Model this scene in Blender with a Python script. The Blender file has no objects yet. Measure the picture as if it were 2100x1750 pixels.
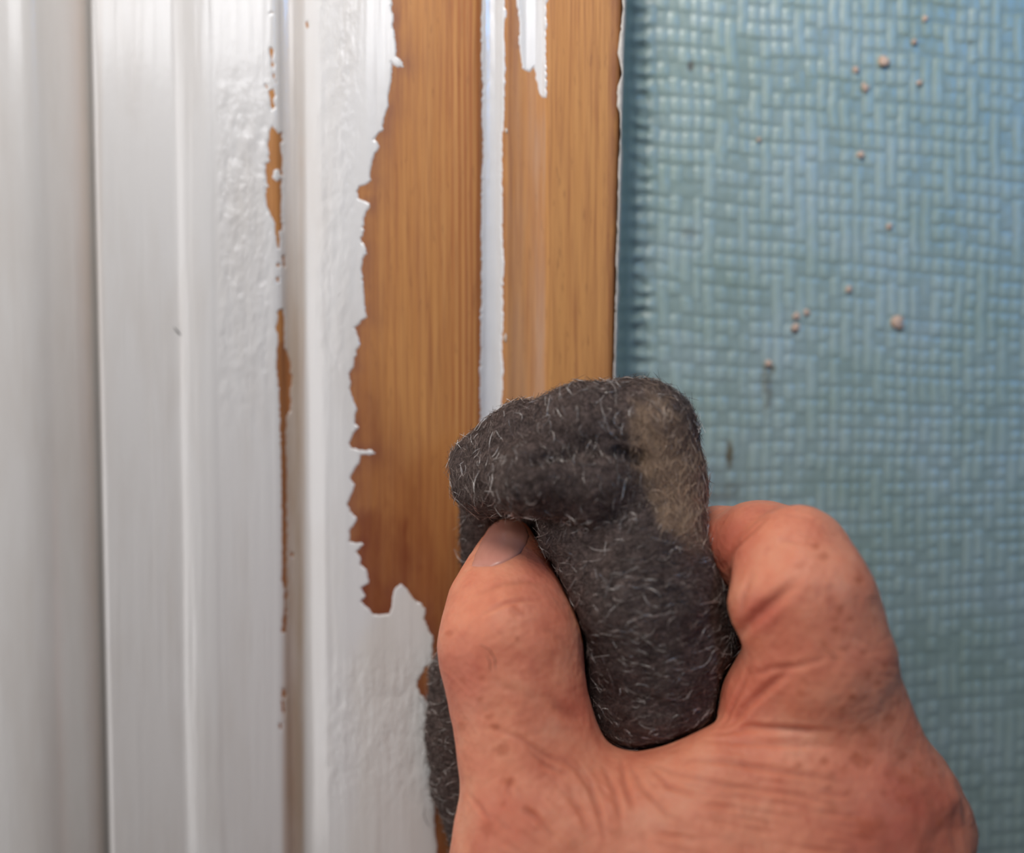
import bpy, math, random
import numpy as np
from mathutils import Vector, Matrix
from mathutils.bvhtree import BVHTree

random.seed(7)
rng = np.random.default_rng(7)
scene = bpy.context.scene
COL = scene.collection

# ------------------------------------------------------------------ camera
W = 0.1785            # width of the view at the architrave face, metres
DIST = 0.21           # camera distance
PITCH = math.radians(3.7)
FWD = np.array([0.0, math.cos(PITCH), -math.sin(PITCH)])
UPV = np.array([0.0, math.sin(PITCH), math.cos(PITCH)])
CAM = -DIST * FWD
K = W / DIST / 2100.0

cam_d = bpy.data.cameras.new('camera')
cam_d.sensor_fit = 'HORIZONTAL'
cam_d.sensor_width = 36.0
cam_d.lens = 36.0 * DIST / W
cam_d.clip_start = 0.005
cam_d.clip_end = 20
cam_d.dof.use_dof = True
cam_d.dof.focus_distance = 0.188
cam_d.dof.aperture_fstop = 5.8
cam = bpy.data.objects.new('camera', cam_d)
COL.objects.link(cam)
cam.location = CAM
cam.rotation_euler = (math.pi / 2 - PITCH, 0, 0)
scene.camera = cam

scene.view_settings.view_transform = 'Standard'
scene.view_settings.look = 'None'
scene.view_settings.gamma = 1.0
scene.view_settings.use_curve_mapping = False
scene.view_settings.exposure = 0.12

scene.cycles.max_bounces = 5
scene.cycles.diffuse_bounces = 3
scene.cycles.glossy_bounces = 3

# ------------------------------------------------------------------ world + lights
world = bpy.data.worlds.new('room_light')
scene.world = world
world.use_nodes = True
wb = world.node_tree.nodes['Background']
wb.inputs[0].default_value = (0.95, 0.86, 0.82, 1)
wb.inputs[1].default_value = 0.025


def area_light(name, loc, target, size, size_y, power, color, spread=180):
    d = bpy.data.lights.new(name, 'AREA')
    d.shape = 'RECTANGLE'
    d.size = size
    d.size_y = size_y
    d.energy = power
    d.color = color
    d.spread = math.radians(spread)
    o = bpy.data.objects.new(name, d)
    COL.objects.link(o)
    o.location = loc
    v = Vector(target) - Vector(loc)
    o.rotation_euler = v.to_track_quat('-Z', 'Y').to_euler()
    return o


# added overhead lights, window daylight behind left, added blue fill right, the open doorway
area_light('added_key', (-0.022, -0.185, 0.235), (0.0, 0.0, 0.03), 0.11, 0.11, 0.36, (1.0, 0.955, 0.91))  # unseen key added close above for the top-to-bottom falloff
area_light('added_top_fill', (-0.05, -0.17, 0.23), (0.0, 0.02, 0.12), 0.10, 0.10, 0.028, (0.97, 0.98, 1.0), 60)  # unseen narrow fill added to brighten the top
area_light('window_daylight', (-0.24, -0.62, 0.36), (-0.03, 0.0, 0.10), 0.30, 0.30, 0.09, (0.97, 0.97, 1.0), 40)
area_light('added_blue_fill', (0.60, -0.80, 0.40), (0.19, 0.0, 0.13), 0.30, 0.30, 0.09, (0.02, 0.36, 1.0), 15)  # unseen blue source added to tint the upper right wallpaper
area_light('doorway_daylight', (-0.38, -0.12, 0.0), (-0.06, 0.0, 0.0), 0.22, 0.45, 0.52, (0.98, 0.95, 0.95))

# ------------------------------------------------------------------ helpers


def at(px, py, ymm):
    """photo pixel + distance from the architrave plane (mm, negative = nearer) -> world point"""
    px = np.asarray(px, float); py = np.asarray(py, float); Y = np.asarray(ymm, float) * 1e-3
    a = (px - 1050.0) * K
    b = (875.0 - py) * K
    dx = a
    dy = FWD[1] + b * UPV[1]
    dz = FWD[2] + b * UPV[2]
    t = (Y - CAM[1]) / dy
    return np.stack(np.broadcast_arrays(CAM[0] + t * dx, CAM[1] + t * dy, CAM[2] + t * dz), -1)


def project(P):
    q = P - CAM
    dep = q[..., 1] * FWD[1] + q[..., 2] * FWD[2]
    u = q[..., 1] * UPV[1] + q[..., 2] * UPV[2]
    return 1050 + q[..., 0] / dep / K, 875 - u / dep / K


def px_size(p):
    return float(np.dot(np.asarray(p) - CAM, FWD)) * K


def lin(r, g, b):
    def f(c):
        c /= 255.0
        return c / 12.92 if c <= 0.04045 else ((c + 0.055) / 1.055) ** 2.4
    return (f(r), f(g), f(b), 1.0)


def smooth(a, b, x):
    t = np.clip((x - a) / (b - a), 0, 1)
    return t * t * (3 - 2 * t)


_perm = np.random.default_rng(11).random((64, 64, 64)).astype(np.float32)


def vnoise(x, y, z=0.0):
    x, y, z = np.broadcast_arrays(np.asarray(x, float), np.asarray(y, float), np.asarray(z, float))
    xi = np.floor(x).astype(int); yi = np.floor(y).astype(int); zi = np.floor(z).astype(int)
    fx = x - xi; fy = y - yi; fz = z - zi
    fx = fx * fx * (3 - 2 * fx); fy = fy * fy * (3 - 2 * fy); fz = fz * fz * (3 - 2 * fz)
    r = 0
    for dx in (0, 1):
        for dy in (0, 1):
            for dz in (0, 1):
                w = (fx if dx else 1 - fx) * (fy if dy else 1 - fy) * (fz if dz else 1 - fz)
                r = r + w * _perm[(xi + dx) & 63, (yi + dy) & 63, (zi + dz) & 63]
    return r * 2 - 1


def fbm(x, y, z=0.0, o=3):
    r = 0; a = 1.0
    for i in range(o):
        r = r + a * vnoise(x * 2 ** i + 17.3 * i, y * 2 ** i + 5.1 * i, np.asarray(z, float) * 2 ** i)
        a *= 0.5
    return r


def poly_sd(px, py, poly, closed=True):
    """signed distance (px), positive inside the polygon"""
    poly = np.asarray(poly, float)
    n = len(poly)
    d2 = np.full(px.shape, 1e12)
    inside = np.zeros(px.shape, bool)
    for i in range(n if closed else n - 1):
        a = poly[i]; b = poly[(i + 1) % n]
        ab = b - a
        t = np.clip(((px - a[0]) * ab[0] + (py - a[1]) * ab[1]) / (ab @ ab + 1e-12), 0, 1)
        dx = px - a[0] - t * ab[0]; dy = py - a[1] - t * ab[1]
        d2 = np.minimum(d2, dx * dx + dy * dy)
        if closed:
            c = (a[1] > py) != (b[1] > py)
            if abs(ab[1]) > 1e-9:
                inside ^= c & (px < ab[0] * (py - a[1]) / ab[1] + a[0])
    d = np.sqrt(d2)
    return np.where(inside, d, -d) if closed else d


def mesh_obj(name, verts, faces, mat, parent=None, smooth_shade=True, attrs=None, normals_flip=False):
    me = bpy.data.meshes.new(name)
    verts = np.ascontiguousarray(verts, np.float32)
    faces = np.ascontiguousarray(faces, np.int32)
    k = faces.shape[1]
    me.vertices.add(len(verts))
    me.vertices.foreach_set('co', verts.ravel())
    me.loops.add(faces.size)
    me.loops.foreach_set('vertex_index', faces.ravel())
    me.polygons.add(len(faces))
    me.polygons.foreach_set('loop_start', np.arange(0, faces.size, k, dtype=np.int32))
    me.polygons.foreach_set('loop_total', np.full(len(faces), k, np.int32))
    if smooth_shade:
        me.polygons.foreach_set('use_smooth', np.ones(len(faces), bool))
    me.update(calc_edges=True)
    me.validate()
    for k2, v in (attrs or {}).items():
        a = me.attributes.new(k2, 'FLOAT', 'POINT')
        a.data.foreach_set('value', np.ascontiguousarray(v, np.float32).ravel())
    if mat:
        me.materials.append(mat)
    o = bpy.data.objects.new(name, me)
    COL.objects.link(o)
    if parent:
        o.parent = parent
    return o


def grid_faces(nr, nc, keep=None):
    i = np.arange(nr - 1)[:, None] * nc + np.arange(nc - 1)[None, :]
    f = np.stack([i, i + 1, i + nc + 1, i + nc], -1)
    f = f[keep] if keep is not None else f.reshape(-1, 4)
    return f.reshape(-1, 4)


def compact(verts, faces, attrs):
    used = np.zeros(len(verts), bool); used[faces.ravel()] = True
    m = np.cumsum(used) - 1
    return verts[used], m[faces], {k: v.ravel()[used] for k, v in attrs.items()}


def tag(o, label=None, cat=None, group=None, kind=None):
    if label: o['label'] = label
    if cat: o['category'] = cat
    if group: o['group'] = group
    if kind: o['kind'] = kind
    return o


# ------------------------------------------------------------------ material helpers


class NT:
    def __init__(self, name):
        self.m = bpy.data.materials.new(name)
        self.m.use_nodes = True
        self.t = self.m.node_tree
        self.b = self.t.nodes['Principled BSDF']
        self.coord = None

    def node(self, typ, **kw):
        n = self.t.nodes.new(typ)
        for k, v in kw.items():
            setattr(n, k, v)
        return n

    def link(self, a, b):
        self.t.links.new(a, b)

    def obj(self):
        if not self.coord:
            self.coord = self.node('ShaderNodeTexCoord')
        return self.coord.outputs['Object']

    def mapped(self, scale, rot=(0, 0, 0), loc=(0, 0, 0)):
        n = self.node('ShaderNodeMapping')
        n.inputs['Scale'].default_value = scale
        n.inputs['Rotation'].default_value = rot
        n.inputs['Location'].default_value = loc
        self.link(self.obj(), n.inputs[0])
        return n.outputs[0]

    def noise(self, scale3, detail=3, rough=0.55, dist=0.0, rot=(0, 0, 0)):
        n = self.node('ShaderNodeTexNoise')
        n.inputs['Scale'].default_value = 1.0
        n.inputs['Detail'].default_value = detail
        n.inputs['Roughness'].default_value = rough
        n.inputs['Distortion'].default_value = dist
        self.link(self.mapped(scale3, rot), n.inputs['Vector'])
        return n.outputs['Fac']

    def voronoi(self, scale3, feature='F1'):
        n = self.node('ShaderNodeTexVoronoi', feature=feature)
        n.inputs['Scale'].default_value = 1.0
        self.link(self.mapped(scale3), n.inputs['Vector'])
        return n.outputs['Distance']

    def attr(self, name):
        n = self.node('ShaderNodeAttribute', attribute_name=name)
        return n.outputs['Fac']

    def ramp(self, fac, stops):
        n = self.node('ShaderNodeValToRGB')
        e = n.color_ramp.elements
        e[0].position, e[0].color = stops[0]
        e[1].position, e[1].color = stops[-1]
        for p, c in stops[1:-1]:
            q = e.new(p); q.color = c
        self.link(fac, n.inputs[0])
        return n.outputs[0]

    def remap(self, fac, a, b, c=0.0, d=1.0):
        n = self.node('ShaderNodeMapRange')
        for i, v in enumerate((a, b, c, d)):
            n.inputs[i + 1].default_value = v
        self.link(fac, n.inputs[0])
        return n.outputs[0]

    def mix(self, fac, a, b, mode='MIX'):
        n = self.node('ShaderNodeMix', data_type='RGBA', blend_type=mode)
        for s, v in ((n.inputs[0], fac), (n.inputs[6], a), (n.inputs[7], b)):
            if hasattr(v, 'links'):
                self.link(v, s)
            else:
                s.default_value = v
        return n.outputs[2]

    def math(self, op, a, b=0.0):
        n = self.node('ShaderNodeMath', operation=op)
        for s, v in ((n.inputs[0], a), (n.inputs[1], b)):
            if hasattr(v, 'links'):
                self.link(v, s)
            else:
                s.default_value = v
        return n.outputs[0]

    def bump(self, h, dist, strength=1.0, prev=None):
        n = self.node('ShaderNodeBump')
        n.inputs['Strength'].default_value = strength
        n.inputs['Distance'].default_value = dist
        self.link(h, n.inputs['Height'])
        if prev is not None:
            self.link(prev, n.inputs['Normal'])
        return n.outputs[0]

    def set(self, **kw):
        for k, v in kw.items():
            s = self.b.inputs[k.replace('_', ' ')]
            if hasattr(v, 'links'):
                self.link(v, s)
            else:
                s.default_value = v
        return self.m


def mat_paint():
    n = NT('white_gloss_paint')
    streak = n.noise((900, 900, 25), 4, 0.6)
    lump = n.noise((520, 520, 210), 3, 0.6)
    fine = n.noise((1800, 1800, 700), 2, 0.5)
    soil = n.noise((160, 160, 30), 3, 0.6)
    base = n.mix(n.remap(soil, 0.45, 0.75), lin(230, 227, 224), lin(222, 217, 212))
    base = n.mix(n.math('MULTIPLY', n.attr('stain'), n.remap(n.noise((300, 300, 40), 3), 0.25, 0.6, 0.55, 1.0)), base, lin(176, 148, 118))
    b1 = n.bump(streak, 0.00016, 0.5)
    b2 = n.bump(lump, 0.0007, 0.5, b1)
    b3 = n.bump(fine, 0.00006, 0.5, b2)
    # the rough relief only where the old brushwork is lumpy
    rough = n.attr('rough')
    b2.node.inputs['Strength'].default_value = 0.0
    n.link(n.math('MULTIPLY', rough, 0.8), b2.node.inputs['Strength'])
    return n.set(Base_Color=base, Roughness=0.22, Normal=b3, IOR=1.52, Coat_Weight=0.6, Coat_Roughness=0.1)


def mat_wood():
    n = NT('bare_pine')
    broad = n.noise((55, 55, 9), 3, 0.5)
    fine = n.noise((2300, 2300, 55), 3, 0.6, 0.2)
    fine2 = n.noise((1100, 1100, 28), 3, 0.6, 0.4)
    flecks = n.noise((1500, 1500, 260), 2, 0.5)
    c = n.ramp(broad, [(0.3, lin(188, 124, 64)), (0.5, lin(198, 135, 72)), (0.72, lin(208, 148, 84))])
    c = n.mix(n.remap(fine, 0.42, 0.68, 0.0, 0.75), c, lin(160, 98, 55))
    c = n.mix(n.remap(fine2, 0.45, 0.7, 0.0, 0.5), c, lin(214, 154, 88))
    c = n.mix(n.remap(flecks, 0.62, 0.75, 0.0, 0.45), c, lin(140, 86, 48))
    # strong growth rings on the right of the big torus
    w = n.node('ShaderNodeTexWave', wave_type='BANDS', bands_direction='X')
    w.inputs['Scale'].default_value = 1.0
    w.inputs['Distortion'].default_value = 3.5
    w.inputs['Detail'].default_value = 2.0
    w.inputs['Detail Scale'].default_value = 1.2
    n.link(n.mapped((300, 40, 7), (0, math.radians(-5), 0)), w.inputs['Vector'])
    ring = n.math('MULTIPLY', n.remap(w.outputs['Fac'], 0.35, 1.0), n.attr('rings'))
    c = n.mix(n.math('MULTIPLY', ring, 0.8), c, lin(166, 92, 44))
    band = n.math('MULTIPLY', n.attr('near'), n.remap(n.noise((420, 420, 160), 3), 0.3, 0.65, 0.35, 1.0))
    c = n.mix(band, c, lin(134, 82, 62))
    low_redbrown = n.math('MULTIPLY', n.attr('low_redbrown'), n.remap(n.noise((210, 210, 60), 4), 0.3, 0.62, 0.55, 1.0))
    c = n.mix(low_redbrown, c, lin(120, 54, 30))
    haze = n.math('MULTIPLY', n.attr('haze'), n.remap(n.noise((600, 600, 50), 3), 0.35, 0.7, 0.2, 0.9))
    c = n.mix(haze, c, lin(186, 152, 128))
    bp = n.bump(fine, 0.00010, 0.7)
    bp = n.bump(fine2, 0.00014, 0.5, bp)
    r = n.math('SUBTRACT', 0.56, n.math('MULTIPLY', low_redbrown, 0.18))
    return n.set(Base_Color=c, Roughness=r, Normal=bp, IOR=1.45)


def mat_wallpaper():
    n = NT('woven_vinyl_wallpaper')
    mott = n.noise((70, 70, 70), 4, 0.6)
    c = n.ramp(mott, [(0.3, lin(157, 175, 161)), (0.55, lin(168, 185, 175)), (0.75, lin(176, 192, 187))])
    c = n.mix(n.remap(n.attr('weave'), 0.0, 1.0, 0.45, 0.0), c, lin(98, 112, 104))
    c = n.mix(n.attr('stain'), c, lin(104, 92, 64))
    fine = n.noise((2500, 2500, 2500), 3, 0.6)
    return n.set(Base_Color=c, Roughness=0.33, Normal=n.bump(fine, 0.00006, 0.4), IOR=1.52)


def mat_skin():
    n = NT('freckled_skin')
    blot = n.noise((140, 140, 140), 4, 0.6)
    c = n.ramp(blot, [(0.3, lin(228, 137, 107)), (0.5, lin(240, 154, 121)), (0.72, lin(245, 170, 137))])
    vein = n.noise((330, 330, 330), 3, 0.6)
    c = n.mix(n.remap(vein, 0.55, 0.75, 0.0, 0.3), c, lin(198, 96, 80))
    c = n.mix(n.math('MULTIPLY', n.attr('red'), 0.75), c, lin(196, 88, 72))
    v = n.voronoi((330, 330, 330))
    sp = n.math('MULTIPLY', n.remap(v, 0.12, 0.34, 1.0, 0.0), n.attr('freckle_zone'))
    sp = n.math('MULTIPLY', sp, n.remap(n.noise((200, 200, 200), 2), 0.42, 0.6))
    c = n.mix(n.math('MULTIPLY', sp, 0.38), c, lin(184, 98, 60))
    c = n.mix(n.math('MULTIPLY', n.attr('freckle'), 0.62), c, lin(182, 90, 54))
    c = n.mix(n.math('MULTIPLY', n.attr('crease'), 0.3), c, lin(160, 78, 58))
    c1 = n.voronoi((900, 900, 900))
    c2 = n.noise((1500, 1500, 1500), 3, 0.6)
    bp = n.bump(c1, 0.00022, 0.45)
    bp = n.bump(c2, 0.00012, 0.5, bp)
    n.b.subsurface_method = 'RANDOM_WALK'
    return n.set(Base_Color=c, Roughness=0.48, Normal=bp, IOR=1.4, Subsurface_Weight=0.35,
                 Subsurface_Radius=(0.0022, 0.0009, 0.0005), Subsurface_Scale=1.0, Specular_IOR_Level=0.38)


def mat_nail():
    n = NT('thumb_nail_plate')
    r = n.noise((1600, 400, 400), 2)
    c = n.mix(r, lin(214, 144, 126), lin(224, 156, 138))
    return n.set(Base_Color=c, Roughness=0.3, IOR=1.5, Subsurface_Weight=0.2,
                 Subsurface_Radius=(0.0015, 0.0007, 0.0005), Subsurface_Scale=1.0)


def mat_wool():
    n = NT('wire_wool_mass')
    a = n.noise((900, 900, 900), 4, 0.7, 1.0)
    b = n.noise((2600, 2600, 2600), 3, 0.7, 1.5)
    c = n.ramp(a, [(0.3, lin(64, 53, 50)), (0.55, lin(118, 101, 95)), (0.8, lin(166, 144, 134))])
    c = n.mix(n.attr('dust'), c, lin(168, 140, 116))
    bp = n.bump(a, 0.0012, 0.9)
    bp = n.bump(b, 0.0006, 0.9, bp)
    return n.set(Base_Color=c, Roughness=0.8, Normal=bp, Specular_IOR_Level=0.2)


def mat_fibre():
    n = NT('steel_fibre')
    t = n.attr('tone')
    c = n.ramp(t, [(0.0, lin(84, 71, 66)), (0.5, lin(150, 133, 125)), (1.0, lin(255, 248, 242))])
    c = n.mix(n.attr('dust'), c, lin(222, 190, 160))
    met = n.math('MULTIPLY', n.remap(n.attr('dust'), 0, 1, 0.6, 0.1), 1.0)
    return n.set(Base_Color=c, Roughness=0.27, Metallic=met)


def mat_plain(name, col, rough=0.6, nz=None):
    n = NT(name)
    f = n.noise(nz or (1500, 1500, 1500), 3, 0.6)
    c = n.mix(n.remap(f, 0.3, 0.7), tuple(x * 0.85 for x in col[:3]) + (1,), col)
    return n.set(Base_Color=c, Roughness=rough, Normal=n.bump(f, 0.00015, 0.4))


M_PAINT = mat_paint()
M_WOOD = mat_wood()
M_PAPER = mat_wallpaper()
M_SKIN = mat_skin()
M_NAIL = mat_nail()
M_WOOL = mat_wool()
M_FIBRE = mat_fibre()
M_PLASTER = mat_plain('wall_plaster', lin(170, 170, 160), 0.85)
M_RESIDUE = mat_plain('old_cream_paint', lin(222, 212, 198), 0.5)
M_CRUMB = mat_plain('pale_paint_crumb', lin(224, 190, 164), 0.8)
M_DARKHAIR = mat_plain('dark_hair', lin(70, 46, 38), 0.5)
M_STEELBIT = mat_plain('dark_steel_sliver', lin(80, 78, 80), 0.5)

# ------------------------------------------------------------------ traced lines (photo pixels)
EDGE = [(804, -900), (804, -300), (804, 0), (803, 20), (808, 32), (806, 50), (810, 80), (813, 100), (813, 116), (826, 129), (828, 137), (814, 139),
        (807, 133), (802, 127), (805, 137), (803, 160), (797, 187), (796, 213), (793, 230), (786, 247), (785, 267),
        (778, 273), (767, 287), (774, 291), (778, 300), (768, 317), (762, 337), (759, 357), (762, 370), (750, 378),
        (738, 383), (732, 395), (737, 407), (750, 413), (758, 417), (759, 425), (748, 437), (746, 450), (747, 462),
        (742, 468), (747, 473), (740, 490), (747, 503), (752, 520), (743, 533), (742, 550), (743, 567), (746, 590),
        (747, 617), (751, 650), (738, 663), (727, 673), (735, 690), (739, 708), (732, 717), (727, 740), (725, 753),
        (714, 767), (719, 780), (718, 800), (725, 823), (733, 840), (727, 850), (728, 867), (735, 877), (723, 890),
        (716, 910), (722, 920), (738, 923), (762, 924), (769, 930), (757, 934), (740, 932), (738, 947), (725, 963),
        (718, 980), (728, 998), (717, 1023), (713, 1033), (718, 1050), (730, 1060), (732, 1070), (718, 1087),
        (716, 1111), (748, 1116), (731, 1131), (742, 1147), (739, 1157), (751, 1167), (755, 1177), (754, 1185),
        (757, 1197), (741, 1207), (749, 1221), (740, 1234), (755, 1247), (767, 1261), (785, 1262), (798, 1258),
        (805, 1244), (804, 1231), (805, 1216), (813, 1203), (823, 1198), (836, 1211), (843, 1225), (854, 1234),
        (862, 1238), (872, 1249), (870, 1272), (877, 1288), (888, 1306), (886, 1326), (887, 1342), (886, 1360),
        (870, 1370), (865, 1383), (856, 1396), (856, 1409), (862, 1424), (872, 1436), (880, 1442), (888, 1460),
        (893, 1500), (892, 1560), (889, 1620), (891, 1657), (893, 1713), (897, 1750), (900, 2000), (900, 2800)]
EDGE_POLY = EDGE + [(-3000, 2800), (-3000, -900)]

CHIPS = [
    [(552, 27), (556, 25), (561, 24), (563, 31), (559, 29), (553, 31)],
    [(553, 97), (560, 97), (560, 123), (563, 160), (566, 170), (561, 163), (557, 133), (553, 110)],
    [(545, 175), (550, 180), (548, 183)],
    [(550, 187), (563, 182), (564, 200), (560, 207), (564, 220), (558, 227), (555, 213)],
    [(559, 257), (567, 270), (570, 275), (577, 273), (578, 290), (573, 293), (578, 320), (579, 360), (575, 358), (569, 347),
     (561, 350), (560, 364), (567, 372), (576, 368), (576, 393), (578, 410), (575, 427), (577, 450), (578, 473), (573, 475), (573, 510),
     (570, 510), (565, 480), (563, 457), (552, 433), (545, 413), (546, 387), (553, 382), (547, 377), (544, 337),
     (552, 333), (550, 300), (553, 267)],
    [(578, 525), (583, 526), (585, 545), (581, 547)],
    [(568, 541), (575, 543), (574, 549), (569, 547)],
    [(567, 570), (572, 569), (573, 577), (569, 580)],
    [(570, 637), (574, 633), (579, 634), (583, 647), (583, 713), (592, 730), (596, 747), (594, 760), (599, 773), (595, 807),
     (598, 827), (595, 843), (588, 853), (586, 880), (586, 913), (588, 980), (588, 1080), (588, 1190), (587, 1270), (588, 1310),
     (585, 1297), (577, 1297), (583, 1253), (584, 1210), (578, 1190), (580, 1170), (578, 1080), (578, 1013), (575, 880),
     (573, 813), (568, 763), (568, 723), (570, 690), (566, 673), (569, 663)],
    [(578, 1412), (583, 1413), (586, 1425), (582, 1436), (578, 1432)],
    [(577, 1436), (580, 1436), (584, 1458), (581, 1466), (578, 1455)],
    [(573, 1484), (576, 1485), (578, 1500), (574, 1494)],
    [(626, 46), (630, 45), (633, 57), (629, 58)],
    [(596, 1134), (602, 1136), (602, 1143), (597, 1143)],
]
STRIP_L = [(988, -900), (988, 0), (986, 60), (988, 140), (990, 170), (988, 230), (990, 290), (991, 320), (988, 350), (986, 480),
           (988, 560), (988, 610), (985, 640), (986, 700), (984, 760), (985, 840), (985, 2800)]
STRIP_R = [(1035, -900), (1035, 0), (1037, 30), (1034, 60), (1036, 130), (1034, 230), (1030, 300), (1030, 480), (1034, 540), (1030, 600),
           (1032, 660), (1030, 700), (1032, 760), (1029, 830), (1029, 2800)]
STRIP_POLY = STRIP_L + STRIP_R[::-1]
PATCH_POLY = [(1056, -900), (1058, 0), (1062, 20), (1066, 45), (1064, 70), (1064, 85), (1068, 110), (1071, 140), (1076, 144), (1088, 146),
              (1095, 137), (1097, 150), (1105, 190), (1114, 203), (1120, 200), (1121, 150), (1118, 90), (1121, 50),
              (1120, 10), (1126, 0), (1126, -900)]
SPECKS = [[(1036, 262), (1041, 265), (1040, 275), (1037, 270)], [(1036, 683), (1039, 688), (1038, 704), (1034, 697)]]

# ------------------------------------------------------------------ moulding profile: (pixel column at mid height, depth mm)
PROFILE = [(205, 10), (207, 6), (208, 2.4), (208.8, 1.0), (210.5, 0.35), (214, 0.05), (228, 0.0), (300, 0.05), (366, 0.0), (373, -0.15), (380, -0.45),
           (392, -0.85), (410, -1.3), (430, -1.55), (440, -1.6), (448, -1.55), (470, -1.6), (540, -1.75), (566, -1.75), (574, -1.6), (580, -1.1), (585, -0.2),
           (592, 0.45), (602, 0.7), (613, 0.6), (620, 0.35), (627, -0.2), (634, -0.8), (645, -1.5), (665, -2.5), (705, -3.8), (760, -4.9),
           (820, -5.3), (880, -5.4), (940, -5.25), (972, -5.0), (984, -4.6), (989, -3.9), (996, -3.2), (1006, -2.95), (1018, -3.2), (1027, -4.1),
           (1033, -4.9), (1040, -5.1), (1056, -4.75), (1078, -4.6), (1098, -4.9), (1112, -5.5), (1118, -6.1), (1126, -6.3), (1200, -6.35), (1240, -6.3),
           (1252, -6.2), (1259, -5.7), (1262, -4.6), (1263, 0), (1263, 10)]
PP = np.array(PROFILE, float)
_xy = at(PP[:, 0], 875, PP[:, 1])
PX = _xy[:, 0]; PY = PP[:, 1] * 1e-3
ARC = np.concatenate([[0], np.cumsum(np.hypot(np.diff(PX), np.diff(PY)))])
# smoothed dense profile
_s = np.linspace(0, ARC[-1], 4000)
_dx = np.interp(_s, ARC, PX); _dy = np.interp(_s, ARC, PY)
_ker = np.hanning(15); _ker /= _ker.sum()
_pdx = np.convolve(np.pad(_dx, 7, 'edge'), _ker, 'valid'); _pdy = np.convolve(np.pad(_dy, 7, 'edge'), _ker, 'valid')
_tx = np.gradient(_pdx); _ty = np.gradient(_pdy)
_l = np.hypot(_tx, _ty) + 1e-12
_nx = _ty / _l; _ny = -_tx / _l


def prof(s):
    return np.interp(s, _s, _pdx), np.interp(s, _s, _pdy), np.interp(s, _s, _nx), np.interp(s, _s, _ny)


def arc_of_px(p):
    return float(np.interp(p, PP[:, 0] + np.arange(len(PP)) * 1e-6, ARC))


def spaced(breaks):
    """breaks: [(px0, px1, step mm)] -> arc positions"""
    out = []
    for a, b, st in breaks:
        sa, sb = arc_of_px(a), arc_of_px(b)
        n = max(1, int(round((sb - sa) / (st * 1e-3))))
        out.append(np.linspace(sa, sb, n, endpoint=False))
    out.append([arc_of_px(breaks[-1][1])])
    return np.concatenate(out)


def rows(step_mm, lo=-0.083, hi=0.083, far=0.35):
    n = int((hi - lo) / (step_mm * 1e-3))
    mid = np.linspace(lo, hi, n)
    return np.concatenate([np.linspace(-far, lo, 12, endpoint=False), mid, np.linspace(hi, far, 13)[1:]])


# outer edge of the architrave leans to the left going down
def lean(s, z):
    w = smooth(arc_of_px(1126), arc_of_px(1250), s)
    zt = 0.078; zb = 0.010
    d = (np.clip((zt - z) / (zt - zb), -0.2, 1.35)) * 1.35e-3 - 0.9e-3
    return -w * d


def sweep(s, z, off=0.0):
    x, y, nx, ny = prof(s)
    S, Z = np.meshgrid(s, z)
    X = x[None] + lean(S, Z) + nx[None] * off
    Y = np.broadcast_to(y[None] + ny[None] * off, X.shape)
    return np.stack([X, Y, Z], -1), S


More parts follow.
